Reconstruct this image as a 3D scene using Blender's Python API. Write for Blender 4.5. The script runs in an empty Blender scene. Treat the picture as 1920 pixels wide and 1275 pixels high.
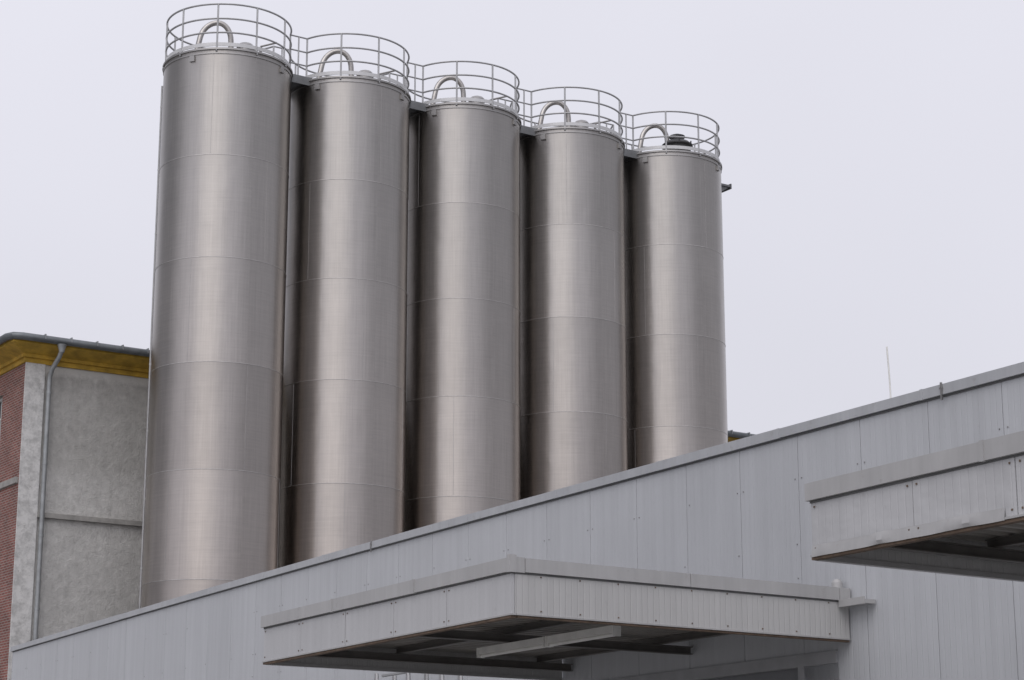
import bpy, math, random
from mathutils import Vector, Matrix
random.seed(7)
S=bpy.context.scene
try:
    S.view_settings.view_transform='Standard'; S.view_settings.look='None'; S.view_settings.exposure=0
except Exception: pass

# ------------------------------------------------------------------ node helpers
class M:
    def __init__(s,name,rough=.5,metal=0.0,col=(.5,.5,.5)):
        s.m=bpy.data.materials.new(name); s.m.use_nodes=True
        s.nt=s.m.node_tree; s.b=s.nt.nodes['Principled BSDF']
        s.b.inputs['Base Color'].default_value=(*col,1)
        s.b.inputs['Roughness'].default_value=rough
        s.b.inputs['Metallic'].default_value=metal
        s.co=s.nt.nodes.new('ShaderNodeTexCoord').outputs['Object']
    def n(s,t,**k):
        x=s.nt.nodes.new(t)
        for a,b in k.items(): setattr(x,a,b)
        return x
    def l(s,a,b): s.nt.links.new(a,b)
    def put(s,sock,v):
        if isinstance(v,(int,float)): sock.default_value=v
        elif isinstance(v,tuple): sock.default_value=v if len(v)!=3 or sock.type!='RGBA' else (*v,1)
        else: s.l(v,sock)
    def math(s,op,a,b=0.0,c=0.0):
        x=s.n('ShaderNodeMath',operation=op); s.put(x.inputs[0],a); s.put(x.inputs[1],b); s.put(x.inputs[2],c); return x.outputs[0]
    def sep(s,v=None):
        x=s.n('ShaderNodeSeparateXYZ'); s.l(v or s.co,x.inputs[0]); return x.outputs
    def comb(s,a,b,c):
        x=s.n('ShaderNodeCombineXYZ'); s.put(x.inputs[0],a); s.put(x.inputs[1],b); s.put(x.inputs[2],c); return x.outputs[0]
    def scale(s,v,sc):
        x=s.n('ShaderNodeMapping'); s.l(v,x.inputs[0]); x.inputs['Scale'].default_value=sc; return x.outputs[0]
    def noise(s,v,sc,det=4,rough=.55):
        x=s.n('ShaderNodeTexNoise'); s.l(v,x.inputs['Vector']); x.inputs['Scale'].default_value=sc
        x.inputs['Detail'].default_value=det; x.inputs['Roughness'].default_value=rough; return x.outputs['Fac']
    def ramp(s,f,a,b,lo=0.0,hi=1.0):
        x=s.n('ShaderNodeMapRange'); s.put(x.inputs[0],f); x.inputs[1].default_value=a; x.inputs[2].default_value=b
        x.inputs[3].default_value=lo; x.inputs[4].default_value=hi; return x.outputs[0]
    def mix(s,f,a,b,mode='MIX'):
        x=s.n('ShaderNodeMixRGB',blend_type=mode); s.put(x.inputs[0],f); s.put(x.inputs[1],a); s.put(x.inputs[2],b); return x.outputs[0]
    def val(s,v,c):  # scale colour by scalar
        x=s.n('ShaderNodeVectorMath',operation='SCALE'); s.put(x.inputs[0],c); s.put(x.inputs['Scale'],v); return x.outputs[0]
    def bump(s,h,strength=.2,dist=.01,nrm=None):
        x=s.n('ShaderNodeBump'); x.inputs['Strength'].default_value=strength; x.inputs['Distance'].default_value=dist
        s.l(h,x.inputs['Height'])
        if nrm: s.l(nrm,x.inputs['Normal'])
        return x.outputs[0]
    def col(s,c): s.l(c,s.b.inputs['Base Color'])
    def rough(s,c): s.l(c,s.b.inputs['Roughness'])
    def nrm(s,c): s.l(c,s.b.inputs['Normal'])

def mat_silo(seed):
    m=M('brushed_stainless_steel',.33,1.0)
    x,y,z=m.sep()
    ang=m.math('MULTIPLY',m.math('ARCTAN2',x,y),1.87)
    cyl=m.comb(ang,m.math('ADD',z,seed*37.1),seed*5.3)
    vs=m.noise(m.scale(cyl,(20,.35,1)),1,5,.65)      # vertical rain streaks
    hs=m.noise(m.scale(cyl,(.9,20,1)),1,4,.75)      # horizontal brushing
    vf=m.noise(m.scale(cyl,(45,1.2,1)),1,3,.6)
    cl=m.noise(m.scale(cyl,(.6,.45,1)),1,4)
    ring=m.math('FLOOR',m.math('DIVIDE',m.math('SUBTRACT',z,2.72),3.03))
    wn=m.n('ShaderNodeTexWhiteNoise',noise_dimensions='2D'); m.l(m.comb(ring,seed*3.7,0),wn.inputs['Vector'])
    v=m.ramp(wn.outputs['Value'],0,1,.93,1.05)
    v=m.math('MULTIPLY',v,m.ramp(vs,.25,.75,.91,1.07))
    v=m.math('MULTIPLY',v,m.ramp(hs,.25,.75,.90,1.10))
    v=m.math('MULTIPLY',v,m.ramp(vf,.25,.75,.95,1.05))
    v=m.math('MULTIPLY',v,m.ramp(cl,.3,.7,.92,1.07))
    base=m.mix(m.ramp(z,6,22),(.53,.482,.448),(.475,.455,.435))  # warmer, lighter low down: discoloured steel plus reflection of red buildings, painted in
    fr=m.math('FRACT',m.math('DIVIDE',m.math('SUBTRACT',z,2.72),3.03))
    st=m.math('MULTIPLY',m.ramp(fr,.8,1.0),m.ramp(vs,.45,.7))
    v=m.math('MULTIPLY',v,m.ramp(st,0,1,1,.86))
    m.col(m.val(v,base))
    m.rough(m.math('ADD',m.ramp(hs,.3,.7,.32,.41),m.ramp(cl,.3,.7,-.03,.05)))
    h=m.math('ADD',m.math('MULTIPLY',m.noise(m.scale(cyl,(.9,.7,1)),1,2),1.0),m.math('MULTIPLY',hs,.02))
    m.nrm(m.bump(h,.35,.05))
    m.b.inputs['Anisotropic'].default_value=.85
    m.b.inputs['Anisotropic Rotation'].default_value=.25
    t=m.n('ShaderNodeTangent',direction_type='RADIAL',axis='Z'); m.l(t.outputs[0],m.b.inputs['Tangent'])
    return m.m
def mat_plain(name,col,rough,metal=0,var=.12,sc=3.0,bump=0):
    m=M(name,rough,metal)
    f=m.noise(m.co,sc,5)
    m.col(m.val(m.ramp(f,.3,.7,1-var,1+var),col))
    if bump: m.nrm(m.bump(m.noise(m.co,sc*6,4),bump,.01))
    return m.m
def mat_flash(name,col):
    m=M(name,.42,.1)
    st=m.noise(m.scale(m.co,(6,6,.5)),1,6,.7); f=m.noise(m.co,1.2,5)
    c=m.val(m.math('MULTIPLY',m.ramp(st,.3,.7,1.06,.92),m.ramp(f,.3,.7,.94,1.06)),col)
    c=m.mix(m.ramp(m.noise(m.co,5,7,.75),.6,.75,0,.45),c,(.22,.19,.165))
    m.col(c); m.nrm(m.bump(f,.15,.03)); return m.m
def mat_panel(name,col,pitch,rib,origin=0.0,axis=0,dents=.0,ribd=.006):
    m=M(name,.42,0.0)
    s=m.sep(); x=s[axis]; z=s[2]
    idx=m.math('FLOOR',m.math('DIVIDE',m.math('SUBTRACT',x,origin),pitch))
    wn=m.n('ShaderNodeTexWhiteNoise',noise_dimensions='1D'); m.l(idx,wn.inputs['W'])
    v=m.ramp(wn.outputs['Value'],0,1,.975,1.02)
    st=m.noise(m.scale(m.co,(7,7,.25)),1,5,.6)
    v=m.math('MULTIPLY',v,m.ramp(st,.3,.75,1.04,.92))
    cl=m.noise(m.co,.55,5,.6)
    v=m.math('MULTIPLY',v,m.ramp(cl,.3,.7,.96,1.03))
    sp=m.noise(m.co,9,6,.75)
    dirt=m.ramp(sp,.60,.78,0,.3)
    c=m.val(v,col)
    c=m.mix(dirt,c,(.30,.285,.27))
    m.col(c); m.rough(m.ramp(cl,.3,.7,.36,.5))
    w=m.math('ABSOLUTE',m.math('SUBTRACT',m.math('FRACT',m.math('DIVIDE',x,rib)),.5))
    w=m.ramp(w,.38,.5,1,0)
    b=m.bump(w,.5,ribd)
    if dents: b=m.bump(m.noise(m.scale(m.co,(1.4,1.4,2.2)),1,3),dents,.06,b)
    else: b=m.bump(m.noise(m.co,.9,2),.12,.05,b)
    m.nrm(b); return m.m
def mat_brick():
    m=M('red_brick',.85)
    s=m.sep(); uv=m.comb(m.math('ADD',s[1],s[0]),s[2],0)
    b=m.n('ShaderNodeTexBrick'); m.l(uv,b.inputs['Vector'])
    b.inputs['Color1'].default_value=(.29,.095,.075,1); b.inputs['Color2'].default_value=(.17,.06,.05,1)
    b.inputs['Mortar'].default_value=(.34,.29,.26,1); b.inputs['Scale'].default_value=1
    b.inputs['Mortar Size'].default_value=.012; b.inputs['Brick Width'].default_value=.25; b.inputs['Row Height'].default_value=.077
    b.inputs['Bias'].default_value=-.1
    f=m.noise(m.co,1.3,5)
    c=m.val(m.ramp(f,.3,.7,.75,1.2),b.outputs['Color'])
    pl=m.ramp(m.noise(m.co,2.7,6,.7),.60,.66,0,.5)
    c=m.mix(pl,c,(.36,.32,.29))
    m.col(c); m.nrm(m.bump(b.outputs['Fac'],-.4,.01)); return m.m
def mat_plaster():
    m=M('weathered_plaster',.9)
    s=m.sep(); z=s[2]; x=s[0]
    big=m.noise(m.co,.5,6,.6); fine=m.noise(m.co,4,8,.75)
    st=m.noise(m.scale(m.co,(5,5,.4)),1,5,.65)
    v=m.math('MULTIPLY',m.ramp(big,.3,.7,.92,1.07),m.ramp(fine,.3,.7,.80,1.17))
    v=m.math('MULTIPLY',v,m.ramp(st,.3,.7,1.06,.93))
    c=m.val(v,(.54,.53,.505))
    lo=m.ramp(m.math('ADD',z,m.math('MULTIPLY',big,.8)),12.5,13.1,1,0)
    c=m.mix(lo,c,m.val(v,(.66,.65,.625)))
    hi=m.ramp(m.math('ADD',z,m.math('MULTIPLY',fine,.5)),15.4,15.6,0,1)
    c=m.mix(hi,c,(.70,.69,.66))
    soot=m.ramp(m.noise(m.scale(m.co,(1.5,1.5,.5)),1,6,.7),.55,.74,0,.4)
    c=m.mix(soot,c,(.30,.29,.275))
    m.col(c); m.nrm(m.bump(m.math('ADD',fine,m.math('MULTIPLY',m.noise(m.co,28,4),.35)),.9,.06)); return m.m
def mat_plaster_white():
    m=M('flaking_white_plaster',.9)
    fine=m.noise(m.co,3.2,7,.72)
    c=m.mix(m.ramp(fine,.42,.62),(.76,.75,.73),(.52,.515,.50))
    c=m.mix(m.ramp(m.noise(m.co,9,5,.7),.58,.72,0,.6),c,(.28,.26,.24))
    m.col(c); m.nrm(m.bump(fine,.7,.05)); return m.m
def mat_yard():
    m=M('concrete_yard',.9)
    f=m.noise(m.co,.3,6); g=m.noise(m.co,60,3)
    m.col(m.val(m.math('MULTIPLY',m.ramp(f,.3,.7,.8,1.2),m.ramp(g,.3,.7,.85,1.15)),(.25,.247,.24)))
    m.nrm(m.bump(g,.3,.01)); return m.m

WALLC=(.56,.572,.59)
MT=dict(
 rail=mat_plain('galvanised_tube',(.47,.47,.47),.42,.6,.12,5),
 ring=mat_plain('weld_bead_steel',(.56,.54,.52),.45,1,.15,6),
 rim=mat_plain('rim_steel',(.40,.39,.38),.45,1,.1,4),
 joint=mat_plain('sheet_joint_steel',(.45,.435,.42),.45,1,.1,4),
 toe=mat_plain('pale_toe_board',(.66,.66,.66),.4,.2,.08,5),
 dark=mat_plain('dark_metal',(.05,.05,.052),.5,.3,.2,5),
 plate=mat_plain('grey_walkway_plate',(.22,.225,.23),.55,.3,.15,4),
 pipe=mat_plain('steel_fill_pipe',(.46,.44,.42),.36,1,.12,6),
 wall=mat_panel('light_grey_cladding',WALLC,1.3,.10,-2.95-.04),
 fascia=mat_panel('fascia_cladding',(.56,.56,.565),1.3,.1,2.5),
 fascia2=mat_panel('fascia_cladding_dented',(.56,.56,.565),1.3,.1,2.5,0,.5),
 strip=mat_flash('dented_strip_paint',(.50,.495,.49)),
 fasciaside=mat_panel('fascia_side_cladding',(.56,.555,.545),1.0,.085,0,1,0,.008),
 cap=mat_flash('parapet_flashing',(.50,.51,.525)),
 fcap=mat_flash('canopy_flashing',(.48,.475,.47)),
 backing=mat_plain('panel_gap_backing',(.16,.16,.16),.8),
 rust=mat_plain('rusty_edge_angle',(.17,.12,.085),.75,.2,.35,8),
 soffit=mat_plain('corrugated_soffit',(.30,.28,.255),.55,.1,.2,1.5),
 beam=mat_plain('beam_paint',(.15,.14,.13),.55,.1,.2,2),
 roof=mat_plain('roof_felt',(.13,.13,.135),.9),
 lamp=mat_plain('lamp_housing',(.84,.83,.79),.35,0,.08,5),
 door=mat_panel('dock_door',(.22,.225,.235),1.3,.4,0,2),
 frame=mat_plain('door_frame',(.40,.405,.415),.5),
 brick=mat_brick(), plaster=mat_plaster(), pwhite=mat_plaster_white(),
 yellow=mat_plain('ochre_painted_eaves',(.52,.325,.045),.7,0,.3,3,.2),
 gutter=mat_plain('zinc_gutter',(.20,.215,.225),.45,.6,.2,3),
 dpipe=mat_plain('zinc_downpipe',(.36,.375,.38),.45,.4,.2,4),
 white=mat_plain('white_window_frame',(.72,.72,.70),.5),
 glass=mat_plain('window_glass',(.03,.035,.04),.08),
 ledge=mat_plain('stone_ledge',(.36,.35,.33),.9,0,.25,4,.3),
 yard=mat_yard(),
)

# ------------------------------------------------------------------ mesh helpers
class MB:
    def __init__(s,xf=None): s.v=[];s.f=[];s.xf=xf
    def add(s,vs,fs):
        o=len(s.v)
        for p in vs: s.v.append(tuple(s.xf(p)) if s.xf else tuple(p))
        for f in fs: s.f.append(tuple(i+o for i in f))
    def box(s,x0,x1,y0,y1,z0,z1):
        s.add([(x0,y0,z0),(x1,y0,z0),(x1,y1,z0),(x0,y1,z0),(x0,y0,z1),(x1,y0,z1),(x1,y1,z1),(x0,y1,z1)],
              [(0,3,2,1),(4,5,6,7),(0,1,5,4),(1,2,6,5),(2,3,7,6),(3,0,4,7)])
    def prism(s,poly,z0,z1):
        n=len(poly); vs=[(a,b,z0) for a,b in poly]+[(a,b,z1) for a,b in poly]
        s.add(vs,[tuple(range(n))[::-1],tuple(range(n,2*n))]+[(i,(i+1)%n,n+(i+1)%n,n+i) for i in range(n)])
    def lathe(s,prof,c=(0,0),seg=96,a0=0,a1=2*math.pi):
        full=abs(a1-a0-2*math.pi)<1e-6; k=seg if full else seg+1
        vs=[(c[0]+r*math.cos(a0+(a1-a0)*i/seg),c[1]+r*math.sin(a0+(a1-a0)*i/seg),z) for r,z in prof for i in range(k)]
        fs=[]
        for j in range(len(prof)-1):
            for i in range(seg):
                a=j*k+i; b=j*k+(i+1)%k
                fs.append((a,b,b+k,a+k))
        s.add(vs,fs)
    def tube(s,pts,r,seg=8,closed=False):
        pts=[Vector(p) for p in pts]; n=len(pts); vs=[];fs=[]; prev=None
        for i,p in enumerate(pts):
            if closed: t=pts[(i+1)%n]-pts[i-1]
            else: t=pts[min(i+1,n-1)]-pts[max(i-1,0)]
            t.normalize()
            if prev is None:
                u=Vector((0,0,1)) if abs(t.z)<.9 else Vector((1,0,0))
            else: u=prev
            u=(u-t*u.dot(t)).normalized(); prev=u; w=t.cross(u)
            for j in range(seg):
                a=2*math.pi*j/seg; vs.append(p+u*(r*math.cos(a))+w*(r*math.sin(a)))
        for i in range(n if closed else n-1):
            for j in range(seg):
                a=i*seg+j; b=i*seg+(j+1)%seg; i2=(i+1)%n
                fs.append((a,b,i2*seg+(j+1)%seg,i2*seg+j))
        if not closed:
            fs.append(tuple(range(seg))[::-1]); fs.append(tuple(range((n-1)*seg,n*seg)))
        s.add(vs,fs)
    def obj(s,name,mat,parent,smooth=False):
        me=bpy.data.meshes.new(name); me.from_pydata(s.v,[],s.f); me.update()
        me.materials.append(mat)
        import bmesh
        bm=bmesh.new(); bm.from_mesh(me); bmesh.ops.recalc_face_normals(bm,faces=bm.faces); bm.to_mesh(me); bm.free()
        if smooth:
            for p in me.polygons: p.use_smooth=True
            try: me.set_sharp_from_angle(angle=math.radians(40))
            except Exception: pass
        o=bpy.data.objects.new(name,me); S.collection.objects.link(o)
        if parent: o.parent=parent
        return o
def group(name,loc,rz):
    e=bpy.data.objects.new(name,None); e.empty_display_size=.5; S.collection.objects.link(e)
    e.location=loc; e.rotation_euler=(0,0,rz); return e

# ------------------------------------------------------------------ ground
g=MB(); g.add([(-1500,-1500,0),(1500,-1500,0),(1500,1500,0),(-1500,1500,0)],[(0,1,2,3)]); g.obj('ground',MT['yard'],None)

# ------------------------------------------------------------------ silos
P1=Vector((-8.44,58.0,0)); P5=Vector((5.2,67.0,0))
ROW=math.atan2((P5-P1).y,(P5-P1).x); d=(P5-P1).normalized(); SP=(P5-P1).length/4
R=1.88; TOP=24.1; RR=1.84
RZ=[1.40,.95,.52]
for k in range(5):
    p=P1+d*(SP*k)
    e=group('storage_silo' if k==0 else 'storage_silo.%03d'%k,p,ROW)
    b=MB(); b.lathe([(R,0.0)]+[(R,2.72+3.03*i) for i in range(7)]+[(R,TOP)],seg=128); b.obj('shell',mat_silo(k+1),e,True)
    b=MB()
    for i in range(7):
        z=2.72+3.03*i; b.lathe([(R-.01,z-.018),(R+.008,z-.008),(R+.008,z+.008),(R-.01,z+.018)],seg=128)
    b.obj('ring_seams',MT['ring'],e,True)
    b=MB()
    for i in range(7):
        for j in range(3):
            a=math.radians(-170+((i*67+k*41)%120)+j*120); z0=2.75+3.03*i; z1=min(z0+2.97,TOP-.2)
            vs=[(r_*math.cos(a+da),r_*math.sin(a+da),zz) for zz in (z0,z1) for (r_,da) in ((R-.01,-.006),(R+.004,-.003),(R+.004,.003),(R-.01,.006))]
            b.add(vs,[(0,1,5,4),(1,2,6,5),(2,3,7,6)])
    b.obj('sheet_joints',MT['joint'],e)
    b=MB(); b.lathe([(R-.01,TOP-.16),(R+.02,TOP-.15),(R+.02,TOP-.11),(R-.005,TOP-.10),(R-.005,TOP-.03),(R+.045,TOP-.025),(R+.045,TOP+.03),(R-.05,TOP+.035),(1.2,TOP+.16),(.3,TOP+.42),(0.001,TOP+.44)],seg=96)
    b.obj('roof_cone_and_rim',MT['rim'],e,True)
    b=MB()
    for a in (-148,-60,40,130):
        a=math.radians(a); ca,sa=math.cos(a),math.sin(a)
        c=Vector((R*ca,R*sa,0)); t=Vector((-sa,ca,0)); n=Vector((ca,sa,0))
        vs=[]
        for zz in (TOP-.34,TOP-.17):
            for (i,j) in ((-.08,-.01),(.08,-.01),(.08,.05),(-.08,.05)):
                q=c+t*i+n*j; vs.append((q.x,q.y,zz))
        b.add(vs,[(0,3,2,1),(4,5,6,7),(0,1,5,4),(1,2,6,5),(2,3,7,6),(3,0,4,7)])
    b.obj('lifting_lugs',MT['rim'],e)
    g0=math.asin(.55/RR)
    if k==0: spans=[(g0,2*math.pi-g0)]
    elif k==4: spans=[(-math.pi+g0,math.pi-g0)]
    else: spans=[(g0,math.pi-g0),(math.pi+g0,2*math.pi-g0)]
    b=MB(); tb=MB()
    for (a0,a1) in spans:
        n=max(8,int((a1-a0)/math.radians(5)))
        for z in RZ:
            b.tube([(RR*math.cos(a0+(a1-a0)*i/n),RR*math.sin(a0+(a1-a0)*i/n),TOP+z) for i in range(n+1)],.029,8)
        tb.lathe([(RR-.012,TOP+.10),(RR+.012,TOP+.10),(RR+.012,TOP+.21),(RR-.012,TOP+.21),(RR-.012,TOP+.10)],seg=n,a0=a0,a1=a1)
        m=max(2,round((a1-a0)/math.radians(36)))
        for i in range(m+1):
            a=a0+(a1-a0)*i/m; ca,sa=math.cos(a),math.sin(a)
            b.tube([(RR*ca,RR*sa,TOP+.0),(RR*ca,RR*sa,TOP+RZ[0])],.029,8)
            b.tube([((R+.03)*ca,(R+.03)*sa,TOP-.08),((RR)*ca,(RR)*sa,TOP+.09)],.03,6)
    b.obj('guard_rail',MT['rail'],e,True); tb.obj('toe_board',MT['toe'],e,True)
    rt=Vector((math.cos(ROW),-math.sin(ROW),0)); fw=Vector((math.sin(ROW),math.cos(ROW),0))
    c=rt*-.30+fw*(-.1)
    pts=[]
    w=.37
    pts.append(c+rt*(w+.03)+Vector((0,0,TOP+.2)))
    for i in range(0,17):
        a=math.pi*i/16
        lean=.0 if i<8 else (i-8)/8*.14
        pts.append(c+rt*(w*math.cos(a)-lean)+fw*(-.25*i/16)+Vector((0,0,TOP+.96+.52*math.sin(a))))
    pts.append(c+rt*(-w-.30)+fw*-.3+Vector((0,0,TOP+.1)))
    b=MB(); b.tube(pts,.082,12)
    b.obj('gooseneck_fill_pipe',MT['pipe'],e,True)
    c2=rt*.5
    b=MB()
    if k<4:
        b.lathe([(.22,TOP+.2),(.22,TOP+.72),(.27,TOP+.74),(.27,TOP+.80),(.2,TOP+.88),(.08,TOP+.93),(0.001,TOP+.935)],c=(c2.x,c2.y),seg=24)
        b.obj('roof_vent',MT['rim'],e,True)
        b=MB(); q=c2+rt*.45; b.box(q.x-.03,q.x+.03,q.y-.03,q.y+.03,TOP+.1,TOP+.8); b.tube([q+Vector((0,0,TOP+.82)),q+rt*.5+fw*-.2+Vector((0,0,TOP+.86))],.03,8)
        b.obj('hatch_handle',MT['rim'],e,True)
    else:
        c2=rt*.42
        b.lathe([(.46,TOP+.2),(.46,TOP+.76),(.53,TOP+.80),(.53,TOP+.84),(.40,TOP+.95),(.2,TOP+1.0),(.2,TOP+1.10),(.27,TOP+1.12),(.27,TOP+1.17),(.1,TOP+1.24),(.001,TOP+1.25)],c=(c2.x,c2.y),seg=32)
        for a in range(6):
            an=a*math.pi/3; b.tube([(c2.x+.5*math.cos(an),c2.y+.5*math.sin(an),TOP+.78),(c2.x+.5*math.cos(an),c2.y+.5*math.sin(an),TOP+.93)],.025,6)
        b.obj('filter_housing',MT['dark'],e,True)
        b=MB(); T=TOP+.28
        b.prism([(1.6,-.5),(2.42,-.5),(2.42,.5),(1.6,.5)],T-.62,T-.55)
        b.box(2.42,2.46,-.52,.52,T-.68,T-.5)
        b.add([(1.8,-.45,T-.62),(2.40,-.45,T-.62),(1.8,-.45,T-1.0),(1.8,-.41,T-.62),(2.40,-.41,T-.62),(1.8,-.41,T-1.0)],[(0,1,2),(3,5,4),(0,3,4,1),(1,4,5,2),(2,5,3,0)])
        b.obj('end_platform_bracket',MT['plate'],e)
    b=MB()
    a=math.radians(152); x,y=(R+.035)*math.cos(a),(R+.035)*math.sin(a)
    b.tube([(x,y,0),(x,y,TOP-.5)],.028,8)
    for i in range(12):
        z=1.5+i*1.95; b.tube([(x*.97,y*.97,z),(x*1.015,y*1.015,z)],.03,6)
    b.obj('service_conduit',MT['rail'],e,True)
# walkway bridges
for k in range(4):
    p=P1+d*(SP*k)
    e=group('walkway_bridge' if k==0 else 'walkway_bridge.%03d'%k,p+Vector((0,0,TOP)),ROW)
    x0=RR*math.cos(g0); x1=SP-x0
    b=MB(); b.box(x0-.35,x1+.35,-.72,.6,-.06,.035); b.box(x0-.1,x1+.1,-.74,-.70,-.16,.10); b.box(x0-.1,x1+.1,.60,.64,-.14,.10)
    b.obj('deck_plate',MT['plate'],e)
    b=MB()
    for z in RZ+[.15]:
        for y in (-.55,.55): b.tube([(x0,y,z),(x0+.2,y-.0,z),(x1-.2,y,z),(x1,y,z)],.026,8)
    for y in (-.55,.55): b.tube([((x0+x1)/2,y,0),((x0+x1)/2,y,RZ[0])],.024,8)
    b.obj('handrails',MT['rail'],e,True)
    if k==2:
        b=MB(); b.lathe([(.17,0.05),(.17,.5),(.22,.52),(.22,.58),(.05,.66),(.001,.66)],c=(SP/2+.1,.25),seg=20); b.obj('vent_cap',MT['dark'],e,True)

# ------------------------------------------------------------------ warehouse (frame: x along the wall toward the right, y into the building)
WA=math.radians(-60); WO=Vector((5.95,23.5,0))
e=group('warehouse_building',WO,WA)
XL=-39.4; XR=14.0; H=7.1
ux=Vector((math.cos(WA),math.sin(WA),0)); uy=Vector((-math.sin(WA),math.cos(WA),0))
def w2l(p): q=p-WO; return (q.dot(ux),q.dot(uy))
def crown(p):   # the long parapet is very slightly cambered
    x,y,z=p
    if z<6 or x>3: return p
    return (x,y,z+.085*math.sin(math.pi*(x-XL)/(3-XL)))
door=(-9.5,-4.4,4.0)
b=MB(crown)
seams=[]
xx=-2.99
while xx>XL: seams.append(xx); xx-=1.3
xx=-2.99+1.3
while xx<XR: seams.append(xx); xx+=1.3
seams=sorted(seams+[XL,XR])
for a,c in zip(seams[:-1],seams[1:]):
    if c-a<.05: continue
    z0=0.0
    if c<=door[1]+.8 and a>=door[0]-.8: z0=door[2]+.08
    b.box(a+.0045,c-.0045,0,.05,z0,H-.10)
b.obj('wall_panels',MT['wall'],e)
b=MB(); b.box(XL+.01,XR-.01,.03,.2,4.0,H-.12); b.box(XL+.01,-10.2,.03,.2,0,4.0); b.box(-3.9,XR-.01,.03,.2,0,4.0)
b.obj('wall_backing',MT['backing'],e)
b=MB(crown); xx=XL-.03; i=0
while xx<XR:
    x2=min(xx+2.9,XR); o=.002*(i%3)
    b.box(xx+.003,x2-.003,-.055-o,.28,H-.125-o,H+o)
    b.box(xx-.025,xx+.025,-.062,.285,H-.130,H+.006)
    xx=x2; i+=1
b.obj('parapet_flashing',MT['cap'],e)
b=MB(crown); xx=XL
while xx<XR: b.box(xx,min(xx+2.9,XR),-.018,0.0,H-.15,H-.129); xx+=2.9
b.obj('drip_edge',MT['backing'],e)
n_=Vector((-d.y,d.x,0))
poly=[(XL,.2),(XR,.2)]
pR=w2l(P1+d*34-n_*2.4)
poly+= [(XR,pR[1]),pR] if pR[0]<XR else [pR]
pl=w2l(P1-d*1.0-n_*2.4); poly+=[pl,(XL,1.2)]
b=MB(); b.prism(poly,6.55,6.8); b.obj('flat_roof',MT['roof'],e)
b=MB(); b.box(XL-.04,XL,0.0,1.2,0,H-.13); b.box(XR,XR+.04,0,pR[1],0,H-.13); b.obj('end_walls',MT['wall'],e)
b=MB()
for sx in seams[1:-1]:
    for z in (6.42,5.55,5.1):
        for dx in (-.07,.07):
            if random.random()<.6: b.box(sx+dx-.008,sx+dx+.008,-.008,0,z-.008,z+.008)
b.obj('fixing_screws',MT['rim'],e)
b=MB(); b.box(door[0]-.1,door[1]+.1,.12,.18,0,4.0); b.obj('dock_door_leaf',MT['door'],e)
b=MB(); b.box(door[0]-.8,door[1]+.8,-.03,.06,3.94,4.1); b.box(door[0]-.12,door[0],-.03,.12,0,3.94); b.box(door[1],door[1]+.12,-.03,.12,0,3.94); b.obj('dock_door_frame',MT['frame'],e)
b=MB(); b.box(-10.0,door[0]-.12,0,.05,0,3.94); b.box(door[1]+.12,-3.6,0,.05,0,3.94); b.obj('door_side_panels',MT['wall'],e)
b=MB(); b.box(-3.28,-2.80,-.20,-.02,4.61,4.66); b.box(-3.28,-2.78,-.22,-.2,4.60,4.69)
b.lathe([(.07,4.84),(.07,4.93),(.05,4.97),(.001,4.985)],c=(-3.42,-.12),seg=16)
b.obj('gutter_stub',MT['fcap'],e)
b=MB(crown)
for cx_ in (-1.35,-17.0):
    b.box(cx_-.012,cx_+.012,-.08,-.06,H-.2,H+.02); b.box(cx_-.03,cx_+.02,-.08,-.06,H-.06,H-.04)
b.obj('cable_clips',MT['rim'],e)

e=group('lightning_rod',WO+ux*-2.48+uy*.1+Vector((0,0,H)),WA)
b=MB(); b.tube([(0,0,0.0),(-.01,0,.35),(-.035,0,.76)],.011,8); b.obj('rod',MT['lamp'],e,True)
b=MB(); b.box(-.06,.06,-.06,.06,0.009,.05); b.obj('base_clamp',MT['rim'],e)

e=group('steel_trestle',WO+ux*-14.2+uy*-.7,WA)
b=MB()
for xx in (-1.2,0,1.2):
    for yy in (-.0,.35):
        b.tube([(xx-.45,yy,0),(xx,yy,4.62)],.035,6); b.tube([(xx+.45,yy,0),(xx,yy,4.62)],.035,6)
        b.tube([(xx-.3,yy,1.5),(xx+.3,yy,1.5)],.025,6)
b.tube([(-1.3,.17,4.60),(1.3,.17,4.60)],.03,6); b.tube([(0,0,4.55),(.5,0,4.70),(.9,0,4.66)],.02,6)
b.obj('tubes',MT['rail'],e,True)

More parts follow.
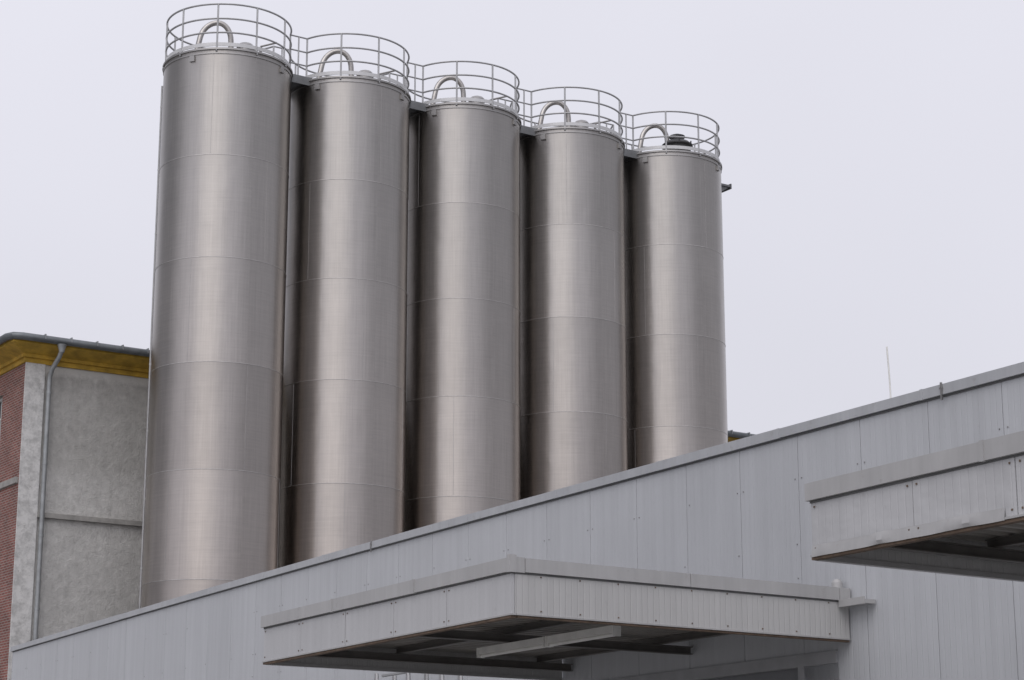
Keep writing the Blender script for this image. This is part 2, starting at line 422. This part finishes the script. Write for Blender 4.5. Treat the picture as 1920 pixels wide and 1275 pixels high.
# ------------------------------------------------------------------ canopies
def canopy(name,x0,x1,pitches,fm,lights,crumple,dz=0):
    YF=-5.17; SK=.37
    e=group(name,WO,WA)
    xf=lambda p:(p[0]-SK*(1-p[1]/YF),p[1],p[2])
    ZB,ZT,ZC=4.20,4.85+dz,4.70+dz
    b=MB(xf); xs=pitches
    for a,c in zip(xs[:-1],xs[1:]):
        o=random.uniform(-.003,.003)
        b.box(a+.005,c-.005,YF+o,YF+.04,ZB+.02,ZC)
    b.obj('front_fascia_panels',fm,e)
    b=MB(xf); b.box(x0+.045,x1-.045,YF+.02,YF+.07,ZB+.03,ZC+.05); b.obj('fascia_backing',MT['backing'],e)
    b=MB(xf)
    b.box(x1-.04,x1,YF+.045,-.03,ZB+.02,ZC); b.box(x0,x0+.04,YF+.045,-.03,ZB+.02,ZC)
    b.obj('side_fascia_panels',MT['fasciaside'],e)
    b=MB(xf); xx=x0-.03; i=0
    while xx<x1+.03-1e-3:
        x2=min(xx+2.35,x1+.03); o=.003*(i%2)
        b.box(xx+.003,x2-.003,YF-.045-o,YF+.16,ZC-.01-o,ZT+o)
        if i: b.box(xx-.025,xx+.025,YF-.054,YF+.165,ZC-.018,ZT+.008)
        xx=x2; i+=1
    for xa,xb in ((x1-.16,x1+.035),(x0-.035,x0+.16)):
        y=YF+.165
        while y<-.02:
            y2=min(y+2.4,-.02); b.box(xa,xb,y+.004,y2-.003,ZC-.01,ZT); y=y2
    b.box(x1-.02,x1+.042,YF-.056,YF+.04,ZC-.02,ZT+.03)
    b.obj('top_flashing',MT['fcap'],e)
    b=MB(xf)
    b.box(x0+.0,x1+.0,YF-.008,YF+.0,ZC-.032,ZC-.013); b.box(x1,x1+.008,YF,-.03,ZC-.032,ZC-.013)
    b.obj('shadow_gap',MT['backing'],e)
    b=MB(xf)
    b.box(x0-.012,x1+.012,YF-.014,YF+.055,ZB-.0,ZB+.018)
    b.box(x1-.055,x1+.014,YF+.06,-.03,ZB-.0,ZB+.018); b.box(x0-.014,x0+.055,YF+.06,-.03,ZB-.03,ZB+.018)
    b.obj('bottom_edge_trim',MT['fcap'],e)
    b=MB(xf)
    b.box(x0-.01,x1-.02,YF+.0,YF+.075,ZB-.028,ZB-.002); b.box(x1-.07,x1-.005,YF+.08,-.03,ZB-.024,ZB-.003)
    b.obj('rusty_edge_angle',MT['rust'],e)
    if crumple:
        b=MB(xf)
        vs=[];fs=[]; n=140; L=2.5; xs0=x0+.01
        for i in range(n+1):
            t=i/n; w=(math.sin(t*37)*.003+math.sin(t*17+1)*.005+math.exp(-((t-.82)/.05)**2)*.014+math.exp(-((t-.38)/.03)**2)*.010+random.uniform(-.001,.001))*min(1,8*(1-t))*min(1,t*8)
            xx=xs0+L*t
            vs+=[(xx,YF-.004,ZB+.10+w*.5),(xx,YF-.006-max(w,-.002)*.5,ZB+.085),(xx,YF-.017-max(w,-.004),ZB+.03),(xx,YF-.0165,ZB-.006+w*.3)]
        for i in range(n):
            for j in range(3): fs.append((i*4+j,i*4+4+j,i*4+5+j,i*4+1+j))
        b.add(vs,fs); b.obj('dented_edge_strip',MT['strip'],e,True)
    b=MB(xf)
    for a in xs[:-1]:
        for dx in (.06,-.06):
            for z in (ZB+.07,ZC-.07):
                if a+dx>x0: b.box(a+dx-.008,a+dx+.008,YF-.01,YF-.003,z-.008,z+.008)
    y=YF+.4
    while y<-.3:
        b.box(x1,x1+.008,y-.008,y+.008,ZC-.058,ZC-.042); b.box(x1,x1+.008,y-.008,y+.008,ZB+.052,ZB+.068); y+=.55
    b.obj('fixing_screws',MT['rust'],e)
    b=MB(xf); b.box(x0+.05,x1-.05,YF+.075,-.02,4.58,4.64); b.obj('roof_deck',MT['roof'],e)
    b=MB(xf); vs=[];fs=[]; xx=x0+.06; P=.2
    prof=[(0,0),(.07,0),(.10,.04),(.17,.04),(.2,0)]
    line=[]
    while xx<x1-.3:
        for (dx,dz_) in prof[:-1]: line.append((xx+dx,dz_))
        xx+=P
    line.append((xx,0))
    for (lx,lz) in line: vs+= [(lx,YF+.08,4.50+lz),(lx,-.02,4.50+lz)]
    for i in range(len(line)-1): fs.append((2*i,2*i+1,2*i+3,2*i+2))
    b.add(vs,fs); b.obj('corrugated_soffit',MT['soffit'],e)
    b=MB(xf)
    def ibeam_x(xa,xb,y,zt,h,w):
        b.box(xa,xb,y-w/2,y+w/2,zt-.012,zt); b.box(xa,xb,y-.006,y+.006,zt-h+.012,zt-.012); b.box(xa,xb,y-w/2,y+w/2,zt-h,zt-h+.012)
    def ibeam_y(ya,yb,x,zt,h,w):
        b.box(x-w/2,x+w/2,ya,yb,zt-.012,zt); b.box(x-.006,x+.006,ya,yb,zt-h+.012,zt-.012); b.box(x-w/2,x+w/2,ya,yb,zt-h,zt-h+.012)
    ibeam_x(x0+.2,x1-.2,-3.09,4.498,.09,.08); ibeam_x(x0+.2,x1-.2,-.6,4.498,.09,.08)
    n=3 if x1-x0<8 else 4
    for i in range(n):
        xx=x0+.3+(x1-x0-.6)*i/(n-1)
        ibeam_y(YF+.12,-.03,xx,4.405,.11,.11)
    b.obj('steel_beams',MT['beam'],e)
    b=MB(xf)
    for (a,c) in lights:
        b.box(a,c,-3.14,-3.04,4.20,4.29); b.box(a-.01,a+.02,-3.15,-3.03,4.16,4.291); b.box(c-.02,c+.01,-3.15,-3.03,4.16,4.291)
        b.tube([(a+.03,-3.09,4.18),(c-.03,-3.09,4.18)],.022,8)
    if lights: b.obj('fluorescent_batten_lights',MT['lamp'],e,True)
    return e
canopy('loading_canopy',-9.97,-2.95,[-9.97,-8.7,-7.3,-5.9,-4.5,-2.95],MT['fascia'],[(-7.25,-5.5),(-5.45,-3.85)],False)
canopy('loading_canopy.001',2.5,12.2,[2.5,3.9,5.15,6.45,7.75,9.05,10.35,12.2],MT['fascia2'],[(5,6.5),(8,9.5)],True,.02)

# ------------------------------------------------------------------ brick factory building behind
BO=Vector((-14.19,59.08,0)); BA=ROW
e=group('brick_factory_building',BO,BA)
LX=27.5; LY=15.0; HB=15.62
b=MB(); b.box(.0,LX,0,.4,0,HB); b.obj('plaster_wall',MT['plaster'],e)
b=MB(); b.box(-.03,.56,-.06,-.002,0,HB-.1); b.obj('corner_pier',MT['pwhite'],e)
b=MB(); b.box(.56,LX,-.14,-.002,10.98,11.12); b.obj('string_course',MT['ledge'],e)
wins=[(1.82+3.1*i,3.3+3.1*i) for i in range(4)]; rows=[(12.36,14.86),(8.4,10.9),(4.4,6.9),(.9,3.2)]
ys=sorted([0.0,LY]+[v for w in wins for v in w]); zs=sorted([0,HB]+[v for r in rows for v in r])
b=MB(); wf=MB(); gl=MB(); lg=MB()
for ya,yb in zip(ys[:-1],ys[1:]):
    for za,zb in zip(zs[:-1],zs[1:]):
        if (ya,yb) in wins and (za,zb) in rows:
            gl.box(.2,.22,ya,yb,za,zb)
            wf.box(.12,.19,ya,ya+.07,za,zb); wf.box(.12,.19,yb-.07,yb,za,zb); wf.box(.12,.19,ya+.07,yb-.07,zb-.07,zb); wf.box(.12,.19,ya+.07,yb-.07,za,za+.07)
            for t in (.33,.66):
                q=ya+(yb-ya)*t; wf.box(.14,.18,q-.02,q+.02,za+.07,zb-.07)
            for t in (.25,.5,.75):
                q=za+(zb-za)*t; wf.box(.143,.177,ya+.07,yb-.07,q-.018,q+.018)
            lg.box(-.07,.12,ya-.08,yb+.08,za-.12,za-.001)
        else:
            b.box(-.02,.4,ya if ya>0 else .002,yb,za,zb)
b.obj('brick_wall',MT['brick'],e); wf.obj('window_frames',MT['white'],e); gl.obj('window_glass',MT['glass'],e)
lg.box(-.1,-.022,.06,LY,11.95,12.12); lg.obj('sills_and_band',MT['ledge'],e)
b=MB(); b.box(LX-.4,LX+.0,.402,LY,0,HB); b.box(.0,LX,LY+.002,LY+.4,0,HB); b.obj('far_walls',MT['plaster'],e)
OV=.72
def ringq(b,o1,z1,o2,z2):
    A=[(-o1,-o1,z1),(LX+o1,-o1,z1),(LX+o1,LY+o1,z1),(-o1,LY+o1,z1)]
    B=[(-o2,-o2,z2),(LX+o2,-o2,z2),(LX+o2,LY+o2,z2),(-o2,LY+o2,z2)]
    b.add(A+B,[(i,(i+1)%4,4+(i+1)%4,4+i) for i in range(4)])
b=MB(); ringq(b,.08,HB-.12,.08,HB+.02); ringq(b,.08,HB+.02,.16,HB+.02);ringq(b,.16,HB+.02,.16,HB+.12); ringq(b,.16,HB+.12,OV-.05,HB+.30); ringq(b,OV-.05,HB+.30,OV-.05,HB+.50); ringq(b,-.05,HB-.12,.08,HB-.12)
b.obj('yellow_eaves',MT['yellow'],e)
b=MB(); z=HB+.5; A=[(-OV,-OV,z),(LX+OV,-OV,z),(LX+OV,LY+OV,z),(-OV,LY+OV,z),(LY/2,LY/2,z+1.6),(LX-LY/2,LY/2,z+1.6)]
b.add(A,[(0,1,5,4),(1,2,5),(2,3,4,5),(3,0,4),(0,3,2,1)]); b.obj('hip_roof',MT['roof'],e)
b=MB(); o=OV+.06; rr=.11
cor=[(-o,-o),(LX+o,-o),(LX+o,LY+o),(-o,LY+o)]
pts=[]
for i,(cx_,cy_) in enumerate(cor):
    sx=1 if cx_<0 else -1; sy=1 if cy_<0 else -1
    a=[(cx_,cy_+sy*.35),(cx_+sx*.1,cy_+sy*.1),(cx_+sx*.35,cy_)]
    if i%2: a=a[::-1]
    pts+=[(p[0],p[1],HB+.46) for p in a]
b.tube(pts,rr,12,closed=True); b.obj('gutter',MT['gutter'],e,True)
b=MB(); xx=.2
while xx<LX: b.box(xx,xx+.03,-o-rr-.008,-o+rr,HB+.44,HB+.585); xx+=.8
b.obj('gutter_brackets',MT['dpipe'],e)
b=MB(); px=.66
b.tube([(px+.1,-o,HB+.34),(px+.1,-o,HB+.18),(px+.08,-o+.1,HB+.02),(px+.02,-.32,HB-.28),(px,-.2,HB-.5),(px,-.18,HB-.8),(px,-.18,0)],.07,12)
b.lathe([(.14,HB+.36),(.09,HB+.2),(.075,HB+.12)],c=(px+.1,-o),seg=16)
for i in range(7): b.lathe([(.083,2+i*2.1),(.083,2.07+i*2.1)],c=(px,-.18),seg=16)
b.obj('downpipe',MT['dpipe'],e,True)

# ------------------------------------------------------------------ world, sun, camera
W=bpy.data.worlds.new('World'); S.world=W; W.use_nodes=True
nt=W.node_tree; bg=nt.nodes['Background']; bg.inputs['Strength'].default_value=.1
sunv=Vector((-.25,-.968,0)).normalized(); elev=math.radians(45)
def wn(t,**k):
    x=nt.nodes.new(t)
    for a,b_ in k.items(): setattr(x,a,b_)
    return x
def wm(op,a,b_):
    x=wn('ShaderNodeMath',operation=op)
    for i,v in enumerate((a,b_)):
        if isinstance(v,(int,float)): x.inputs[i].default_value=v
        else: nt.links.new(v,x.inputs[i])
    return x.outputs[0]
def wr(f,a,b_,lo,hi,smooth=False):
    x=wn('ShaderNodeMapRange')
    if smooth: x.interpolation_type='SMOOTHSTEP'
    nt.links.new(f,x.inputs[0])
    for i,v in enumerate((a,b_,lo,hi)): x.inputs[i+1].default_value=v
    return x.outputs[0]
sky=wn('ShaderNodeTexSky',sky_type='NISHITA',sun_disc=False)
sky.sun_elevation=elev; sky.sun_rotation=math.atan2(sunv.x,sunv.y)%(2*math.pi); sky.dust_density=5; sky.air_density=1
tc=wn('ShaderNodeTexCoord'); sp=wn('ShaderNodeSeparateXYZ'); nt.links.new(tc.outputs['Generated'],sp.inputs[0])
X,Y,Z=sp.outputs
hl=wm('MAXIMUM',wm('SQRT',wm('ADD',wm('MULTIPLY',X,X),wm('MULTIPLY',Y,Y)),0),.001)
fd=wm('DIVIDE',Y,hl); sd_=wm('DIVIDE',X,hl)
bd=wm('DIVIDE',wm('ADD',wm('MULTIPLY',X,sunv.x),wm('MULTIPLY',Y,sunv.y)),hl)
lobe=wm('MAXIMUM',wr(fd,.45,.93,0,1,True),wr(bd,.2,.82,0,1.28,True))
floor_=wr(sd_,-1,1,.36,.60)                    # added lobes: unseen side sky dimmed, brighter sunward and ahead, shaping the silo highlights
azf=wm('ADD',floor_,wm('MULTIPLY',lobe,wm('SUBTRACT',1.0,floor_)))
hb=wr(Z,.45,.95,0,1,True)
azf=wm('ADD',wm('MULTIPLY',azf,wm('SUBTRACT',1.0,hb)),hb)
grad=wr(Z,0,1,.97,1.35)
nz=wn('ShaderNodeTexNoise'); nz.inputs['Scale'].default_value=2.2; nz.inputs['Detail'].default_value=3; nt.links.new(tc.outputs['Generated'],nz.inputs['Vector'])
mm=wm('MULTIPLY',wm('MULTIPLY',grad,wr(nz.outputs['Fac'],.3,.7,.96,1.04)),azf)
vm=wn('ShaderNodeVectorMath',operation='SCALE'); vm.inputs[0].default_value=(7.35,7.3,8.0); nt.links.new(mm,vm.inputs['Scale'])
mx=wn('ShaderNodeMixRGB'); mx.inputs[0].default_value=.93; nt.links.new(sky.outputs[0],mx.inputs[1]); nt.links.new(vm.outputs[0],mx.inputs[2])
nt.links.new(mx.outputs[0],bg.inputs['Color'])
L=bpy.data.lights.new('sun','SUN'); L.energy=.5; L.angle=math.radians(45); L.color=(1,.98,.95)
lo=bpy.data.objects.new('sun',L); S.collection.objects.link(lo)
sd=Vector((sunv.x*math.cos(elev),sunv.y*math.cos(elev),math.sin(elev)))
lo.rotation_euler=sd.to_track_quat('Z','Y').to_euler(); lo.location=(0,-20,40)
cd=bpy.data.cameras.new('camera'); cam=bpy.data.objects.new('camera',cd); S.collection.objects.link(cam)
cam.location=(0,0,1.6); cam.rotation_euler=(math.radians(90+13.86),0,0)
cd.sensor_width=36; cd.lens=73.0; cd.clip_end=4000; cd.clip_start=.1
S.camera=cam
